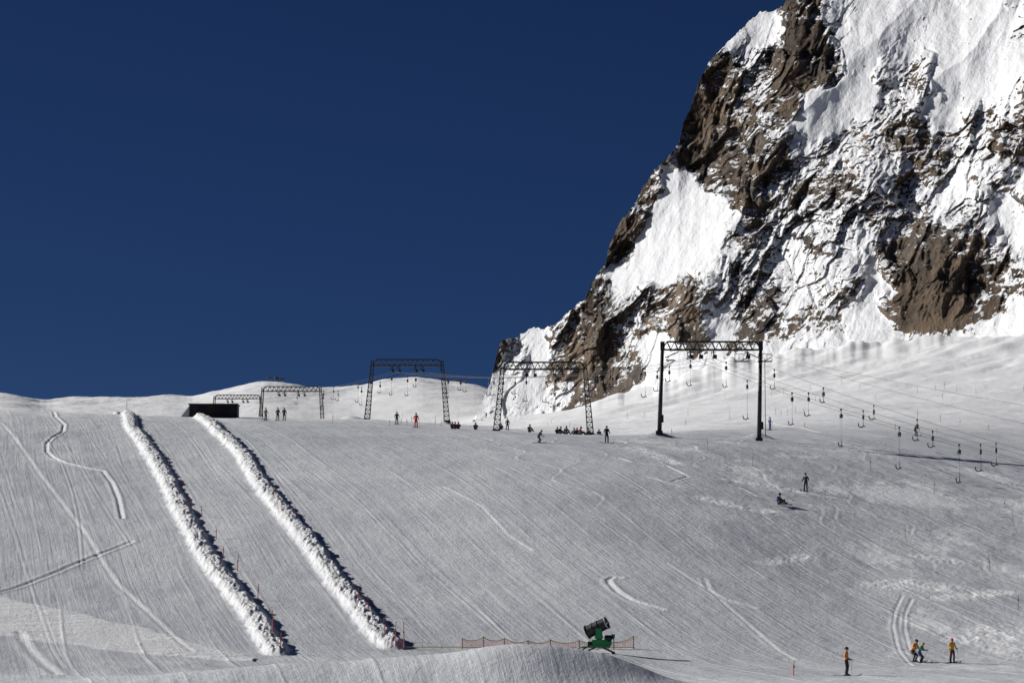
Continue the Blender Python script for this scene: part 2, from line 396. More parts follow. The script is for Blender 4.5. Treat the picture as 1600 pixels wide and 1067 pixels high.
# ---------------------------------------------------------------- mountain
ridge=[(690,700),(735,662),(748,640),(765,600),(778,545),(785,528),(805,526),(830,513),(868,508),(890,482),(912,468),(925,440),(945,412),(952,380),(968,348),(990,322),(1005,290),(1025,262),(1060,225),(1068,190),(1080,165),(1090,130),(1108,96),(1140,62),(1162,40),(1190,18),(1222,12),(1236,-15),(1260,-70),(1400,-190),(1700,-280),(2400,-200)]
base=[(690,720),(745,660),(800,660),(870,655),(940,627),(1000,597),(1060,562),(1130,546),(1200,535),(1300,520),(1400,514),(1500,512),(1560,498),(1600,475),(1800,430),(2400,430)]
dens=[(1190,30,.1),(1150,65,.3),(1205,40,.3),(1240,20,1),(1270,60,1.1),(1290,100,1),(1230,100,1),(1180,110,.65),(1120,115,.9),(1100,170,1.1),(1090,230,1.1),(1150,200,.9),(1200,180,.7),(1230,150,1),(1160,290,.9),(1200,250,.9),(1220,310,.7),(1190,340,.85),(1120,260,.9),
(1050,290,-.3),(1080,340,-.3),(1030,350,-.3),(1100,390,-.1),(1040,400,-.3),(1000,420,-.1),(970,440,.3),(1130,345,.3),(972,345,1.1),(955,385,1.1),(1012,285,.8),(995,305,.9),(1040,240,.6),
(785,545,1),(800,565,.4),(770,590,.3),(830,520,.3),(850,540,0),(840,600,.1),(820,640,.4),(880,520,.8),(895,570,.9),(870,600,.6),(930,480,.9),(940,520,1),(940,580,.9),(980,500,.6),(985,560,.7),(1010,470,.6),(1020,550,.3),(1050,480,.6),(1085,470,1.1),(1090,500,.9),(1120,500,.1),(1110,430,.5),(1130,400,.5),(1150,440,.7),(1160,500,1),(1190,470,.85),(1210,520,.85),(1240,480,.4),(1260,510,.7),(1290,500,.65),
(1250,400,.4),(1280,350,.65),(1300,420,.4),(1330,460,.75),(1350,490,.3),(1370,430,.1),(1320,300,.75),(1300,240,.6),(1260,230,.4),(1280,190,0),(1330,150,0),(1340,90,.05),(1380,200,.6),(1400,270,.55),(1430,230,.8),(1460,250,.85),(1420,330,.7),(1390,360,.55),(1350,340,.65),(1350,390,.4),(1240,350,.6),
(1310,40,.35),(1360,50,.2),(1420,60,.3),(1400,20,.15),(1480,40,0),(1550,30,0),(1400,120,.5),(1440,130,.55),(1500,110,-.1),(1560,110,-.3),(1540,150,0),(1480,180,.1),(1480,210,.55),(1540,180,.6),(1590,150,.7),(1520,240,.45),(1510,290,.3),(1560,230,1),(1590,200,.95),(1580,270,.6),(1565,320,.1),(1590,350,0),(1480,330,.35),(1540,300,.7),(1500,350,1),(1440,380,1.15),(1420,430,1.3),(1460,470,1.3),(1510,470,1.2),(1480,420,1.3),(1540,440,1.1),(1540,390,1.1),(1580,400,.7),(1590,440,.8),(1560,470,1),(1400,480,1.1),(1440,500,1.2),(1500,500,1.1),(1410,395,1.1),(1375,505,.1),(1365,470,.2),
(1700,300,.5),(1700,100,.4),(1700,450,.3),(2000,250,.5),(2300,250,.5),(1300,-60,.4),(1500,-80,.2),(1700,-150,.3),(2100,-50,.4),(2100,420,.2)]
uc=np.concatenate([np.arange(690,1640,1.2),np.arange(1640,2401,6)])
NV=720; vv=np.linspace(0,1,NV)
ru=np.interp(uc,*zip(*ridge)); ru=ru+5*fbm(uc*.05,uc*0+3.3,4,5)+4*ridged(uc*.11,uc*0+1.7,4,15)
bu=np.interp(uc,*zip(*base))+4*perlin(uc*.02,uc*0+.5,8)
MU,MVv=np.meshgrid(uc,vv)
R=(bu+45)[None,:]*(1-MVv)+ru[None,:]*MVv
Bu=bu[None,:]+0*R
den=np.zeros(R.shape); ws=np.full(R.shape,1e-9)
wu=MU+16*perlin(MU*.025,R*.025,51)+6*perlin(MU*.08,R*.08,53); wr=R+16*perlin(MU*.025,R*.025,52)+6*perlin(MU*.08,R*.08,54)
for a,b,c in dens:
    s=17 if a<1620 else 90
    w=np.exp(-((wu-a)**2+(wr-b)**2)/(2*s*s))+1e-6*np.exp(-((wu-a)**2+(wr-b)**2)/(2*70*70)); den+=w*c; ws+=w
den=den/ws
mx_=(MU-CX)*.19; mz=-R*.19
al=math.radians(62); ex,ez=math.cos(al),math.sin(al)
sa=mx_*ex+mz*ez; sc=-mx_*ez+mz*ex
wsc=sc+2.0*perlin(sa/14,sc/10,91)+.6*perlin(sa/4,sc/4,92); wsa=sa+3*perlin(sa/12,sc/12,93)
big=ridged(wsc/30,sa/90,1,101,.5); bigd=ridged(wsc/15,sa/45,3,108,.5); mid=ridged(wsc/11,wsa/32,4,111,.55)
gul=ridged(mx_/14,mz/60,2,131)
f1=facets(wsc/7.5,wsa/15,201); f2=facets(wsc/3.0,wsa/5.5,202); f3=facets(wsc/1.3,wsa/2.1,203)
fine=ridged(wsc/4,wsa/9,4,121,.6); led=fbm(mx_/9,mz/2.6,4,141)
rk=ss(.15,.65,den)
hgt=np.clip((Bu-R)/100,0,1)**.7
off=hgt*(5.5*big+.8*gul)+hgt*rk*(2.6*bigd+3.6*mid+3.4*f1+1.6*f2+.6*f3+1.0*fine+1.5*led)+(1-rk)*hgt*(.5*fbm(sc/5,sa/22,4,151)+.5*bigd)-rk*hgt*1.0
off=off+6*np.exp(-((MU-1470)/70)**2-((R-440)/70)**2)+5*np.exp(-((MU-1090)/30)**2-((R-480)/40)**2)+8*np.exp(-((MU-1250)/45)**2-((R-70)/110)**2)
D=850-.15*(MU-800)+.27*(Bu-R)-off
D=np.maximum(D,500)
edge=ss(0,.05,1-MVv)
R2=R+edge*rk*(2.5*perlin(sc/3,sa/5,161)+2.0*f2)
X,Y,Z=P(MU,R2,D)
X=X-rk*hgt*edge*.9*(f1+f2*.6)
dXu,dYu,dZu=[np.gradient(q,axis=1) for q in (X,Y,Z)]; dXv,dYv,dZv=[np.gradient(q,axis=0) for q in (X,Y,Z)]
nx=dYu*dZv-dZu*dYv; ny=dZu*dXv-dXu*dZv; nz=dXu*dYv-dYu*dXv
nl=np.sqrt(nx*nx+ny*ny+nz*nz)+1e-9; sg=np.where(ny>0,-1,1); nzn=nz*sg/nl
rock=.5+(den-.5)*1.0+np.clip(.42-nzn,-.45,.45)*1.0*ss(0,.35,den)
rock=np.where(R>Bu-6,rock-.5*ss(-6,14,R-Bu),rock)
kb=14; tb=np.linspace(0,1,kb+1)[1:][:,None]
XB=X[-1]+tb*60; YB=Y[-1]+tb*260
ZB=Z[-1]+(np.minimum(20,Z[-1]-5)-Z[-1])*tb
X=np.vstack([X,XB+0*ZB]);Y=np.vstack([Y,YB+0*ZB]);Z=np.vstack([Z,ZB]); rock=np.vstack([rock,np.repeat(rock[-1:],kb,0)])
grid_object('rocky_mountain',X,Y,Z,M_mtn,{'rock':rock})

# ---------------------------------------------------------------- rock outcrops on the far ridge
def outcrop(px,row,w,h,d=1190):
    mb=MB(); x,y,z=P(px,row,d)
    for i in range(9):
        mb.ell((random.uniform(-w,w)*.6,random.uniform(-2,2),random.uniform(-.4,.2)*h),(w*random.uniform(.08,.25),1.5,h*random.uniform(.3,.6)),0,7,5)
    for i,v in enumerate(mb.v):
        q=random.uniform(.8,1.2); mb.v[i]=(v[0]*q,v[1]*q,v[2]*q)
    mb.sm=[False]*len(mb.sm)
    mb.obj('rock_outcrop',[M_outc],(x,y,z))
for a in [(40,634,9,.6),(70,631,7,.5),(405,601,4,.8),(432,591,5,.8),(240,620,9,.4),(560,602,3,.5),(712,595,3,.6)]: outcrop(*a)

# ---------------------------------------------------------------- lift gantries
def lattice(mb,p0,p1,w0,w1,seg,r=.06,rb=.035,up=Vector((0,1,0))):
    p0=Vector(p0);p1=Vector(p1);ax=(p1-p0).normalized(); a=up; b=ax.cross(a).normalized()
    def c(t,i):
        w=(w0+(w1-w0)*t)/2; s=[(-1,-1),(1,-1),(1,1),(-1,1)][i]
        return p0+(p1-p0)*t+a*w*s[0]+b*w*s[1]
    for i in range(4): mb.cyl(c(0,i),c(1,i),r,r,0,6)
    for k in range(seg):
        t0=k/seg;t1=(k+1)/seg
        for i in range(4):
            j=(i+1)%4
            if k%2==0: mb.cyl(c(t0,i),c(t1,j),rb,rb,0,5)
            else: mb.cyl(c(t0,j),c(t1,i),rb,rb,0,5)
            mb.cyl(c(t1,i),c(t1,j),rb,rb,0,5)
def wheels(mb,x,z,n=4):
    mb.cyl((x,0,z),(x,0,z-.55),.06,.06,0,6)
    mb.box((x,0,z-.6),(.1,2.0,.14),0)
    for i in range(n):
        yy=-0.85+i*1.7/(n-1); mb.cyl((x-.07,yy,z-.78),(x+.07,yy,z-.78),.19,.19,0,12)
    mb.box((x,0,z-.25),(.55,.12,.1),0)
    mb.box((x+.22,-.2,z-.8),(.3,.3,.45),0)
    mb.cyl((x-.28,-.2,z-.2),(x-.28,-.2,z-.75),.03,.03,0,5)
def gantry(px0,px1,pxt0,pxt1,d,rowtop,solid=False,wh=()):
    pL=onground(px0,d); pR=onground(px1,d)
    c=(pL+pR)/2; _,_,zt=P((px0+px1)/2,rowtop,d); hz=zt-c.z
    sc_=d/F; xl=pL.x-c.x; xr=pR.x-c.x; tl=xl+(pxt0-px0)*sc_; tr=xr+(pxt1-px1)*sc_
    mb=MB(); zl=pL.z-c.z-.5; zr=pR.z-c.z-.5
    th=.95
    if solid:
        mb.cyl((xl,0,zl),(tl,0,hz-.3),.27,.20,0,12); mb.cyl((xr,0,zr),(tr,0,hz-.3),.27,.20,0,12)
        for xx,zz in((xl,zl),(xr,zr)): mb.box((xx,0,zz+.6),(.8,.8,.5),0); mb.box((xx+.4,0,zz+2.3),(.25,.3,.9),0)
        for xx in (tl,tr):
            mb.box((xx,0,hz-.5),(.5,.6,1.0),0)
        for s in(-.18,.18): mb.cyl((tr+.45,s-.3,zr+1),(tr+.45,s-.3,hz-2),.025,.025,0,5)
        for i in range(18): mb.cyl((tr+.45,-.48,zr+1.2+i*.36),(tr+.45,-.12,zr+1.2+i*.36),.02,.02,0,5)
    else:
        lattice(mb,(xl,0,zl),(tl,0,hz-.2),.85,.45,14,.065,.035); lattice(mb,(xr,0,zr),(tr,0,hz-.2),.85,.45,14,.065,.035)
        for xx,zz in((xl,zl),(xr,zr)): mb.box((xx,0,zz+.45),(1.0,1.0,.4),0)
    inset=.9; n=12
    zb=hz-th
    for yy in(-.35,.35):
        mb.cyl((tl,yy,zb),(tr,yy,zb),.075,.075,0,6)
        mb.cyl((tl+inset*.6,yy,hz),(tr-inset*.6,yy,hz),.075,.075,0,6)
        mb.cyl((tl-.1,yy,zb),(tl+inset*.6,yy,hz),.075,.075,0,6); mb.cyl((tr+.1,yy,zb),(tr-inset*.6,yy,hz),.075,.075,0,6)
        a0=tl+inset*.6;a1=tr-inset*.6
        for i in range(n):
            x0=a0+(a1-a0)*i/n; x1=a0+(a1-a0)*(i+1)/n; xm=(x0+x1)/2
            mb.cyl((x0,yy,hz),(xm,yy,zb),.042,.042,0,5); mb.cyl((xm,yy,zb),(x1,yy,hz),.042,.042,0,5)
    for i in range(n+1):
        x0=tl+(tr-tl)*i/n; mb.cyl((x0,-.35,zb),(x0,.35,zb),.035,.035,0,5)
        x0=a0+(a1-a0)*i/n; mb.cyl((x0,-.35,hz),(x0,.35,hz),.035,.035,0,5)
    mid_=(tl+tr)/2; w=(tr-tl)
    mb.box((mid_,0,zb-.09),(w*.86,.5,.05),0)
    for f in wh: wheels(mb,tl+w*f,zb-.05)
    if solid:
        mb.cyl((tl+.9,0,hz),(tl+.9,0,hz+.95),.04,.03,0,6); mb.box((tl+.9,0,hz+.8),(.3,.3,.12),0)
        for xx in (tr-2.6,tr+.2):
            mb.box((xx+.3,0,hz-2.35),(1.7,.8,.08),0)
            for q in(-.5,0,.5,1.1):
                mb.cyl((xx+q,-.38,hz-2.35),(xx+q,-.38,hz-1.5),.03,.03,0,5)
            mb.cyl((xx-.5,-.38,hz-1.5),(xx+1.1,-.38,hz-1.5),.03,.03,0,5)
            mb.cyl((xx+.2,-.38,hz-2.3),(xx+1.0,-.38,hz-1.9),.05,.05,0,5)
        mb.box((tl+.9,0,hz-2.2),(1.0,.6,.1),0); mb.cyl((tl+.3,0,hz-2.9),(tl+1.6,0,hz-2.2),.05,.05,0,5)
        mb.cyl((tl+.3,0,hz-1.9),(tl+1.9,0,hz-1.2),.06,.06,0,5); mb.cyl((tr-.3,0,hz-1.9),(tr-1.9,0,hz-1.2),.06,.06,0,5)
    mb.obj('ski_lift_gantry',[M_steel],c)
    return c,tl,tr,hz-th
G={}
G['A']=gantry(1030,1186,1036,1190,340,534,True,(.28,.38,.52,.86))
G['B']=gantry(775,923,786,914,392,566,False,(.28,.38,.62,.72))
G['C']=gantry(573,699,582,690,455,562,False,(.28,.38,.62,.72))
G['D']=gantry(404,506,410,500,590,604,False,(.28,.38,.62,.72))
G['E']=gantry(328,412,335,406,720,617,False,(.28,.38,.62,.72))
G['Z']=gantry(1700,1900,1712,1888,235,725,True,(.28,.38,.62,.72))

def cpt(g,f):
    c,tl,tr,z=G[g]; return Vector((c.x+tl+(tr-tl)*f,c.y,c.z+z-1.0))
cabl={}
mbc=MB()
order=['Z','A','B','C','D','E']
def sag(p,q,t,s):
    r=p.lerp(q,t); r.z-=4*s*t*(1-t); return r
fr_={'A':(.28,.38,.52,.86)}
for ci in range(4):
    for a,b in zip(order[:-1],order[1:]):
        fa=fr_.get(a,(.28,.38,.62,.72))[ci]; fb=fr_.get(b,(.28,.38,.62,.72))[ci]
        p=cpt(a,fa);q=cpt(b,fb); s=.9 if a=='Z' else .5
        pts=[sag(p,q,t/16,s) for t in range(17)]
        mbc.tube(pts,.02,0,5); cabl[(ci,a)]=(p,q,s)
for k_,(zz,sg_) in enumerate([(2.4,.7),(4.6,.5)]):
    mbc.tube([sag(cpt('Z',.9)+Vector((0,0,zz)),cpt('A',1.02)+Vector((0,0,.6)),t/16,sg_) for t in range(17)],.016,0,5)
mbc.obj('ski_lift_cable',[M_cable])
def tbar(p,L):
    mb=MB()
    mb.box((0,0,-.12),(.1,.18,.24),0); mb.cyl((0,0,-.2),(0,0,-.55),.025,.025,0,6)
    mb.cyl((-.09,0,-.7),(.09,0,-.7),.17,.17,0,12); mb.box((0,0,-.9),(.16,.3,.2),0)
    mb.cyl((0,0,-.9),(0,0,-L+.7),.012,.012,0,5)
    mb.cyl((0,0,-L+.7),(0,0,-L+.1),.028,.028,0,6)
    pts=[Vector((.0,0,-L+.15)),Vector((-.08,0,-L+.0)),Vector((-.28,0,-L-.03)),Vector((-.45,0,-L+.06)),Vector((-.52,0,-L+.25)),Vector((-.50,0,-L+.42))]
    mb.tube(pts,.055,0,7); mb.tube([Vector((0,0,-L+.12)),Vector((.12,0,-L+.04)),Vector((.2,0,-L+.08))],.05,0,6)
    mb.obj('t_bar_hanger',[M_black],p,random.uniform(-.9,.9))
def bar_at(ci,a,t,L):
    p,q,s=cabl[(ci,a)]; r=sag(p,q,t,s); gz=float(H(r.x,r.y)[0])
    L=min(L*random.uniform(.9,1.1),r.z-gz-.5); tbar(r,max(1.3,L))
def t_for(ci,a,px):
    p,q,s=cabl[(ci,a)]; best=0
    for k in range(101):
        r=sag(p,q,k/100,s); zc=r.y*cp+r.z*sp
        v=CX+F*r.x/zc
        if k==0 or abs(v-px)<bd: bd=abs(v-px); best=k/100
    return best
for ci,px,L in [(3,1553,2.4),(2,1533,2.8),(1,1500,4.0),(2,1455,1.8),(3,1435,2.4),(1,1405,4.2),(3,1366,1.7),(2,1347,1.8),(1,1317,4.0),(3,1287,1.6),(2,1265,2.8),(1,1238,3.4),(3,1212,2.2),(0,1165,4.2)]:
    bar_at(ci,'Z',t_for(ci,'Z',px),L)
for ci,ts,L in [(0,(.15,.45,.8),2.2),(1,(.05,.3,.6),3.2),(2,(.25,.6),2.0),(3,(.1,.45,.8),3.0)]:
    for t in ts: bar_at(ci,'A',t,L*random.uniform(.8,1.1)); bar_at(ci,'B',t,L*random.uniform(.8,1.1)); bar_at(ci,'C',t,L)

# ---------------------------------------------------------------- dark hut
def hut():
    d=408; p=onground(333,d); w=75*d/F; _,_,zt=P(333,632,d); h=zt-p.z
    h=max(h,1.6); mb=MB()
    mb.box((0,1.5,h/2-.5),(w,3,h+1),0)
    mb.box((0,1.35,h+.06),(w+.3,3.5,.12),1)
    for i in range(24): mb.box((-w/2+.15+i*(w-.3)/23,-.03,h/2-.4),(.06,.06,h+.7),1)
    for x in(-w*.25,w*.22): mb.box((x,-.04,h*.6),(1.1,.05,.5),2); mb.box((x,-.08,h*.6+.3),(1.25,.08,.07),1)
    mb.box((w*.42,-.05,h*.45),(.8,.06,h*.85),1)
    mb.add([(-w/2-.02,0,h*.9),(-w/2-.02,3,h*.9),(-w/2-1.6,3,-.4),(-w/2-1.6,0,-.4),(-w/2-.02,0,-.4),(-w/2-.02,3,-.4)],[(0,3,2,1),(0,4,3),(1,2,5)],3)
    mb.obj('wooden_lift_hut',[M_wood,M_black,M_glass,M_snow],p)
hut()

# ---------------------------------------------------------------- snow cannon
def cannon():
    p=hit(936,1019,183); s=1.0*60*p.y/F/2.6; mb=MB(); print('cannon',p)
    for sx in(-1,1):
        mb.cyl((sx*.25,0,.35),(sx*.95,-.5,.02),.05,.05,1,8); mb.cyl((sx*.25,0,.35),(sx*.95,.5,.02),.05,.05,1,8)
        for q in(-.5,.5): mb.cyl((sx*.95,q,-.25),(sx*.95,q,.06),.11,.11,1,10)
    mb.box((0,0,.42),(1.5,.75,.14),0); mb.box((.0,0,.66),(.95,.65,.42),0)
    mb.box((.62,-.02,.82),(.46,.6,.7),0); mb.box((.66,-.34,.86),(.22,.04,.3),1)
    mb.box((-.62,-.1,.62),(.3,.5,.26),1)
    mb.cyl((0,0,.75),(0,0,1.05),.22,.18,0,12)
    for yy in(-.5,.5):
        mb.add([(-.28,yy-.03,.95),(.28,yy-.03,.95),(.14,yy-.03,1.62),(-.2,yy-.03,1.62),(-.28,yy+.03,.95),(.28,yy+.03,.95),(.14,yy+.03,1.62),(-.2,yy+.03,1.62)],[(0,1,2,3),(7,6,5,4),(0,4,5,1),(1,5,6,2),(2,6,7,3),(3,7,4,0)],0)
    mb.box((0,0,.98),(.5,1.0,.1),0)
    ax=Vector((.86,-.30,.42)).normalized(); c=Vector((-.12,0,1.68)); q=ax.to_track_quat('Z','Y')
    def ring(t0,t1,r0,r1,mi,n=28,caps=False): mb.cyl(c+ax*t0,c+ax*t1,r0,r1,mi,n,caps)
    ring(-.78,-.66,.50,.45,1); ring(-.66,-.3,.43,.42,1); ring(-.3,.72,.42,.39,1); ring(.70,.77,.44,.44,2)
    ring(.76,.55,.38,.31,1); ring(-.78,-.66,.44,.34,1)
    ring(-.64,-.56,.36,.36,1,24,True); ring(.35,.38,.33,.33,1,20,True); mb.cyl(c+ax*-.4,c+ax*.78,.14,.09,2,12)
    for i in range(9):
        a=2*math.pi*i/9; v=q@Vector((math.cos(a),math.sin(a),0)); mb.cyl(c+ax*.55+v*.1,c+ax*.58+v*.35,.03,.05,2,5)
        mb.cyl(c+ax*.72+v*.41,c+ax*.84+v*.41,.02,.015,2,5)
    for t in(-.3,.1): ring(t,t+.05,.45,.45,1,24,True)
    mb.cyl((.35,-.45,.95),(.95,-.45,1.0),.12,.12,1,12); mb.box((.95,-.3,1.1),(.22,.3,.26),0)
    mb.cyl((.4,0,1.05),(1.05,0,1.12),.035,.035,0,6); mb.cyl((1.0,0,1.12),(1.0,0,.2),.03,.03,0,6)
    mb.tube([Vector(v) for v in[(-.5,-.4,.6),(-.9,-.45,.35),(-1.2,-.5,.12),(-1.7,-.45,.05)]],.045,1,8)
    mb.cyl((-.75,0,.42),(-1.45,0,.3),.045,.045,0,8)
    for i,v in enumerate(mb.v): mb.v[i]=(v[0]*s,v[1]*s,v[2]*s)
    mb.obj('snow_cannon',[M_green,M_black,M_alu],p)
cannon()

# ---------------------------------------------------------------- fences and poles
def net():
    mb=MB(); pxs=[722,755,788,825,860,905,950,990]
    ps=[hit(px,1013,183) for px in pxs]; o=ps[0].copy()
    hs=[.75,.85,.75,.6,.65,.6,.55,.9]
    for p,h in zip(ps,hs):
        q=p-o; mb.cyl(q-Vector((0,0,.3)),q+Vector((0,0,h)),.04,.035,0,6)
    for (p,h),(p2,h2) in zip(list(zip(ps,hs))[:-1],list(zip(ps,hs))[1:]):
        for k in(.95,.12):
            pts=[]
            for t in range(9):
                f=t/8; r=(p-o).lerp(p2-o,f); r.z+= (h*(1-f)+h2*f)*k-.22*4*f*(1-f)*(k>.5); pts.append(r)
            mb.tube(pts,.03,1,5)
            if k>.5: up=pts
            else: lo=pts
        for i in range(len(up)-1):
            for f in (0,.5):
                a=up[i].lerp(up[i+1],f);b=lo[i].lerp(lo[i+1],f)
                mb.cyl(a,b,.009,.009,2,4)
        for k in(.25,.5,.75): mb.tube([u_.lerp(l_,k) for u_,l_ in zip(up,lo)],.009,2,4)
    mb.obj('safety_net_fence',[M_bamboo,M_yellow,M_red],o)
net()
def rope():
    mb=MB(); ps=[hit(px,1013,183) for px in(631,660,690,722)]; o=ps[0].copy()
    for p in ps: mb.cyl(p-o-Vector((0,0,.2)),p-o+Vector((0,0,.3)),.02,.02,1,5)
    mb.tube([p-o+Vector((0,0,.12)) for p in ps],.03,0,5); mb.obj('rope_fence',[M_yellow,M_bamboo],o)
rope()
def pole(px,row,hpx,mat=M_red,r=.036,d0=178):
    p=hit(px,row,d0); h=hpx*p.y/F; mb=MB(); l=random.uniform(-.08,.08)*h
    mb.cyl((0,0,-.3),(0,0,h*.6),r,r*.9,0,6); mb.cyl((0,0,h*.6),(l,0,h),r*.9,r*.7,0,6); mb.ell((l,0,h),(r*1.2,)*3,0,6,4)
    mb.box((l*.5,0,h*.62),(r*2.4,r*2.4,.12),1)
    mb.obj('marker_pole',[mat,M_black],p)
for a in [(338,842,20),(315,808,18),(371,892,26),(403,938,26),(426,992,42),(438,1010,20),(349,868,14),(575,952,22),(560,935,16),(601,985,18),(618,1008,36),(631,1012,40),(458,806,14),(440,790,12),(430,770,10),(350,684,10),(198,640,12),(264,725,12),(285,765,12),(297,790,12),(1240,1064,22),(520,660,14),(636,664,10),(680,664,12)]: pole(*a)
for a in [(1106,705,22),(1176,728,22),(1289,782,16),(1415,842,22),(1460,772,26),(1360,735,22),(1546,892,24),(1583,822,26),(1591,952,24),(1570,792,10),(1140,655,14),(1230,650,14),(1075,650,12),(1495,612,12),(1525,616,12)]: pole(*a,mat=M_bamboo,r=.025)
for i in range(34):
    px=random.uniform(960,1600); pole(px,random.uniform(600,680),random.uniform(8,13),M_bamboo if i%3 else M_red,.03,345)
for i in range(14): pole(random.uniform(560,940),random.uniform(655,668),random.uniform(7,11),M_bamboo,.03,345)

# ---------------------------------------------------------------- people
POSES={
'stand':dict(pelvis=(0,0,.93),spine=(0,0,1.12),chest=(0,-.01,1.33),neck=(0,0,1.49),head=(0,-.02,1.62),hip=(.1,0,.88),knee=(.13,-.05,.5),ankle=(.14,.03,.13),toe=(.15,-.16,.07),sho=(.19,0,1.41),elb=(.29,.04,1.16),wri=(.3,-.17,1.0),hand=(.29,-.25,.99)),
'ski':dict(pelvis=(0,.16,.74),spine=(0,.1,.93),chest=(0,-.04,1.13),neck=(0,-.13,1.28),head=(0,-.19,1.39),hip=(.11,.14,.7),knee=(.16,-.15,.46),ankle=(.15,.03,.13),toe=(.15,-.16,.07),sho=(.2,-.09,1.2),elb=(.36,-.08,.98),wri=(.36,-.33,.96),hand=(.35,-.41,.96)),
'sit':dict(pelvis=(0,.3,.2),spine=(0,.33,.38),chest=(0,.26,.6),neck=(0,.2,.76),head=(0,.15,.88),hip=(.11,.25,.2),knee=(.19,-.1,.48),ankle=(.17,-.36,.14),toe=(.17,-.5,.26),sho=(.2,.24,.68),elb=(.32,.12,.45),wri=(.22,-.1,.48),hand=(.19,-.18,.5)),
}
RAD=dict(pelvis=.155,spine=.145,chest=.165,neck=.07,head=.1,hip=.115,knee=.08,ankle=.075,toe=.055,sho=.085,elb=.062,wri=.045,hand=.04)
cache={}
def body(pose):
    if pose in cache: return cache[pose]
    J=POSES[pose]; names=['pelvis','spine','chest','neck','head']; vs=[J[n] for n in names]; rs=[RAD[n] for n in names]
    es=[(0,1),(1,2),(2,3),(3,4)]; tag=['p','j','j','s','s']
    for s in(1,-1):
        o=len(vs)
        for n in['hip','knee','ankle','toe']: vs.append((J[n][0]*s,)+J[n][1:]); rs.append(RAD[n])
        tag+=['p','p','b','b']; es+=[(0,o),(o,o+1),(o+1,o+2),(o+2,o+3)]
        o=len(vs)
        for n in['sho','elb','wri','hand']: vs.append((J[n][0]*s,)+J[n][1:]); rs.append(RAD[n])
        tag+=['j','j','g','g']; es+=[(2,o),(o,o+1),(o+1,o+2),(o+2,o+3)]
    me=bpy.data.meshes.new('t'); me.from_pydata(vs,es,[]); ob=bpy.data.objects.new('t',me); scene.collection.objects.link(ob)
    ob.modifiers.new('s','SKIN')
    if not me.skin_vertices:
        bpy.context.view_layer.objects.active=ob; bpy.ops.mesh.customdata_skin_add()
    sv=me.skin_vertices[0].data
    for i,r in enumerate(rs): sv[i].radius=(r,r*(.8 if i in(1,2) else 1)); sv[i].use_root=(i==0)
    ss_=ob.modifiers.new('u','SUBSURF'); ss_.levels=1; ss_.render_levels=1
    bpy.context.view_layer.update(); dg=bpy.context.evaluated_depsgraph_get(); ev=ob.evaluated_get(dg); m2=ev.to_mesh()
    V=[tuple(v.co) for v in m2.vertices]; Fs=[tuple(p.vertices) for p in m2.polygons]
    segs=[(Vector(vs[a]),Vector(vs[b]),tag[b]) for a,b in es]
    code={'j':0,'p':1,'b':2,'g':2,'s':3}; ms=[]
    for f in Fs:
        c=sum((Vector(V[i]) for i in f),Vector())/len(f); best=None
        for a,b,t in segs:
            ab=b-a; k=max(0,min(1,(c-a).dot(ab)/ab.length_squared)); dd=(c-(a+ab*k)).length
            if t=='g' and (b-a).length>.12 and k<.75: t2='j'
            elif t=='b' and (b-a).length>.25 and k<.55: t2='p'
            elif t=='s' and k<.3 and a.z<vs[3][2]-.05: t2='j'
            else: t2=t
            if best is None or dd<best[0]: best=(dd,t2)
        ms.append(code[best[1]])
    ev.to_mesh_clear(); bpy.data.objects.remove(ob); cache[pose]=(V,Fs,ms); return cache[pose]
cm={}
def cmat(c,n):
    if (c,n) not in cm: cm[(c,n)]=simple(n,c,.7)
    return cm[(c,n)]
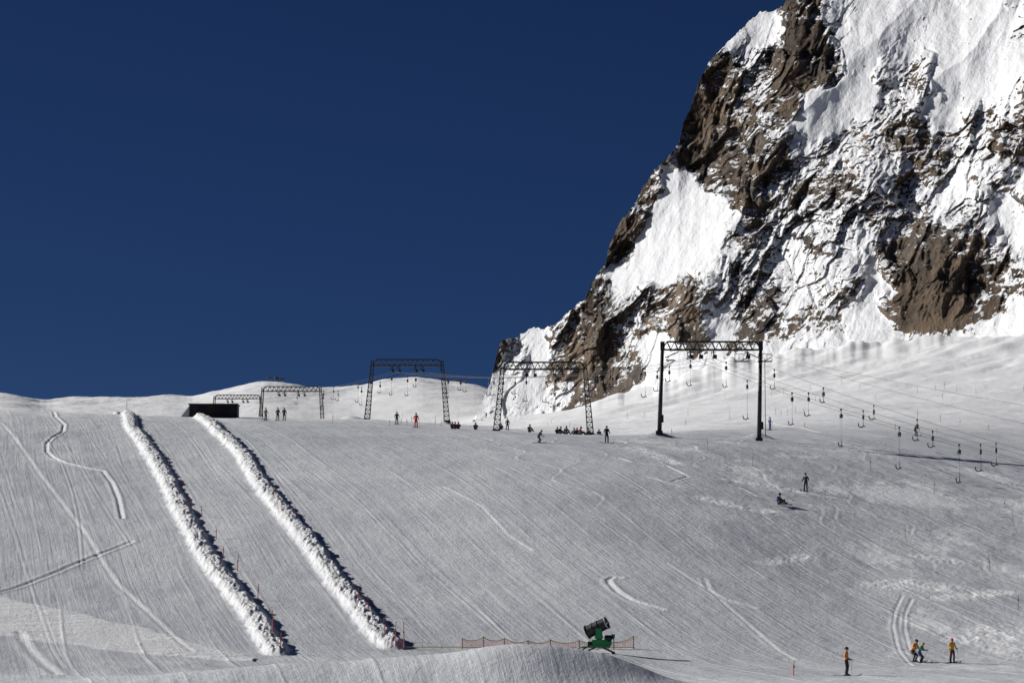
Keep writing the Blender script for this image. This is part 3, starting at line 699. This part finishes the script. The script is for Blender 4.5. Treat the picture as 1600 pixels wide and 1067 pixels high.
def person(px,row,pose='stand',jacket=(.02,.02,.025),pants=(.015,.015,.018),helmet=(.02,.02,.02),heading=0,board='skis',poles=True,d=None,scale=1.0,tilt=0,d0=178,name='skier'):
    p=onground(px,d) if d else hit(px,row,d0)
    V,Fs,ms=body(pose); J=POSES[pose]; mb=MB(); mb.v=list(V); mb.f=list(Fs); mb.m=list(ms); mb.sm=[True]*len(Fs)
    h=Vector(J['head'])+Vector((0,0,.02))
    mb.ell(h,(.092,.108,.125),3,14,10)
    mb.ell(h+Vector((0,.012,.02)),(.118,.132,.135),4,14,6,v0=0,v1=1.75)
    mb.ell(h+Vector((0,-.102,.012)),(.075,.03,.036),5,10,6)
    mb.cyl(h+Vector((0,-.1,-.01)),h+Vector((0,-.132,-.035)),.012,.016,3,6)
    mb.box(h+Vector((0,-.103,-.068)),(.045,.012,.01),6)
    for s in(-1,1): mb.ell(h+Vector((s*.094,.01,-.02)),(.015,.025,.033),3,6,5)
    for s in(-1,1):
        hd=Vector((J['hand'][0]*s,J['hand'][1],J['hand'][2]))
        for k in range(4):
            o=hd+Vector((0,-.025,.028-.02*k)); l=[.05,.056,.052,.042][k]
            mb.cyl(o,o+Vector((-s*.01,-l*.7,0)),.011,.010,2,5); mb.cyl(o+Vector((-s*.01,-l*.7,0)),o+Vector((-s*.035,-l*.6,-.004)),.010,.008,2,5)
        mb.cyl(hd+Vector((-s*.02,.01,.02)),hd+Vector((-s*.045,-.035,.03)),.012,.009,2,5)
        if poles:
            top=hd+Vector((-s*.015,-.05,.06)); bot=Vector((hd.x+s*.12,hd.y+(.1 if pose=='stand' else .55),.0)) if pose!='sit' else hd+Vector((s*.5,.2,-.45))
            mb.cyl(top,bot,.012,.008,6,6); mb.cyl(bot+Vector((0,0,.06)),bot+Vector((0,0,.075)),.045,.045,6,8)
    if board=='skis':
        for s in(-1,1):
            x=J['toe'][0]*s; y=J['ankle'][1]-.05
            pr=[(-.8,.05),(-.74,.02),(.3,.02),(.72,.02),(.84,.07),(.9,.14)]
            for (a,za),(b,zb) in zip(pr[:-1],pr[1:]):
                w0=.05
                mb.add([(x-w0,y-a,za),(x+w0,y-a,za),(x+w0,y-b,zb),(x-w0,y-b,zb),(x-w0,y-a,za+.018),(x+w0,y-a,za+.018),(x+w0,y-b,zb+.018),(x-w0,y-b,zb+.018)],[(0,1,2,3),(7,6,5,4),(0,4,5,1),(1,5,6,2),(2,6,7,3),(3,7,4,0)],6)
            mb.box((x,y,.055),(.07,.36,.05),6)
    elif board=='board':
        y=J['ankle'][1]-.06; z0=.02 if pose!='sit' else .06
        pr=[(-.78,.1),(-.66,.02),(.66,.02),(.78,.1)]
        for (a,za),(b,zb) in zip(pr[:-1],pr[1:]):
            mb.add([(a,y-.13,za+z0),(a,y+.13,za+z0),(b,y+.13,zb+z0),(b,y-.13,zb+z0),(a,y-.13,za+z0+.02),(a,y+.13,za+z0+.02),(b,y+.13,zb+z0+.02),(b,y-.13,zb+z0+.02)],[(3,2,1,0),(4,5,6,7),(0,1,5,4),(1,2,6,5),(2,3,7,6),(3,0,4,7)],6)
    ob=mb.obj(name,[cmat(jacket,'jacket_fabric'),cmat(pants,'trouser_fabric'),M_black,M_skin,cmat(helmet,'helmet_shell'),M_glass,M_black],p+Vector((0,0,-.01)),heading,scale)
    ob.rotation_euler=(0,tilt,heading)
    return ob
BK=(.015,.015,.02);OR=(.75,.26,.03);YE=(.8,.42,.05);RD=(.6,.03,.02);BL=(.03,.06,.2);GR=(.05,.22,.08)
person(1323,1058,'stand',OR,BK,BK,heading=1.2)
person(1429,1034,'ski',OR,BK,BK,heading=.9); person(1439,1035,'ski',GR,BL,(.5,.5,.1),heading=1.1,scale=.9)
person(1488,1035,'stand',YE,(.12,.03,.02),RD,heading=.4,scale=.93)
person(1221,790,'sit',BL,(.08,.04,.03),BK,heading=.9,board='board',poles=False,scale=1.2,name='snowboarder')
person(1259,768,'stand',BK,(.03,.025,.02),BK,heading=-.5,scale=1.05)
person(1431,681,'ski',(.15,.03,.03),BK,BK,heading=.8)
person(1203,672,'stand',BL,BL,BK,heading=2)
person(948,692,'stand',BK,BK,BK,heading=.3,board='board',poles=False,scale=1.1,name='snowboarder')
person(842,692,'ski',BL,BK,BK,heading=1.2,tilt=.25)
person(650,668,'stand',RD,RD,BK,heading=2.8,poles=True,scale=1.1)
person(620,663,'stand',BK,BK,BK,heading=3)
person(415,657,'stand',(.15,.07,.04),(.1,.05,.04),BK,heading=2.5); person(434,657,'stand',BK,BK,BK,heading=2.9); person(444,657,'stand',BK,(.1,.02,.02),BK,heading=3.3)
person(712,671,'sit',RD,BK,BK,board='none',poles=False,heading=.5)
for px in(707,716): person(px,671,'sit',(.3,.03,.03),BK,BK,board='none',poles=False)
person(743,672,'sit',(.1,.12,.1),BK,RD,board='none',poles=False)
person(783,672,'sit',BL,BK,BK,board='none',poles=False); person(793,660,'stand',BK,BK,BK,d=430,heading=3)
person(936,680,'sit',(.3,.03,.03),BK,BK,d=404)
for i,(px,hd_) in enumerate([(871,0),(878,1),(886,.4),(896,-.6),(902,.2),(910,1.2),(919,-.3),(829,.5)]):
    person(px,680,'sit',[BK,(.1,.03,.03),BL,BK,(.03,.03,.08),(.3,.04,.03),BK,(.4,.1,.03)][i],BK,[BK,RD,BK][i%3],d=383+(i*7%5)*2,heading=hd_,board='none',poles=False,scale=1.05+.1*(i%3))

# ---------------------------------------------------------------- light, sky, camera
az=math.radians(-71); el=math.radians(26)
sv=Vector((math.sin(az)*math.cos(el),math.cos(az)*math.cos(el),math.sin(el)))
sl=bpy.data.lights.new('sun','SUN'); sl.energy=4.8; sl.angle=math.radians(.5); sl.color=(1,.972,.93)
so=bpy.data.objects.new('sun',sl); so.rotation_euler=sv.to_track_quat('Z','Y').to_euler(); scene.collection.objects.link(so)
w=bpy.data.worlds.new('World'); scene.world=w; w.use_nodes=True; N=w.node_tree.nodes; L=w.node_tree.links
bg=N['Background']; sk=N.new('ShaderNodeTexSky'); sk.sky_type='NISHITA'; sk.sun_disc=False; sk.sun_elevation=el; sk.sun_rotation=az%(2*math.pi)
sk.altitude=2800; sk.air_density=.8; sk.dust_density=0; sk.ozone_density=3
mx=N.new('ShaderNodeMix'); mx.data_type='RGBA'; mx.blend_type='MULTIPLY'; mx.inputs[0].default_value=1; mx.inputs[7].default_value=(.16,.245,.42,1)
L.new(sk.outputs[0],mx.inputs[6]); L.new(mx.outputs[2],bg.inputs[0]); bg.inputs[1].default_value=.05
cam=bpy.data.cameras.new('camera'); cam.sensor_width=36; cam.lens=F/1600*36; cam.clip_end=20000; cam.clip_start=.5
co=bpy.data.objects.new('camera',cam); co.rotation_euler=(math.pi/2+PITCH,0,0); scene.collection.objects.link(co); scene.camera=co
scene.view_settings.view_transform='Standard'; scene.view_settings.look='None'; scene.view_settings.exposure=0
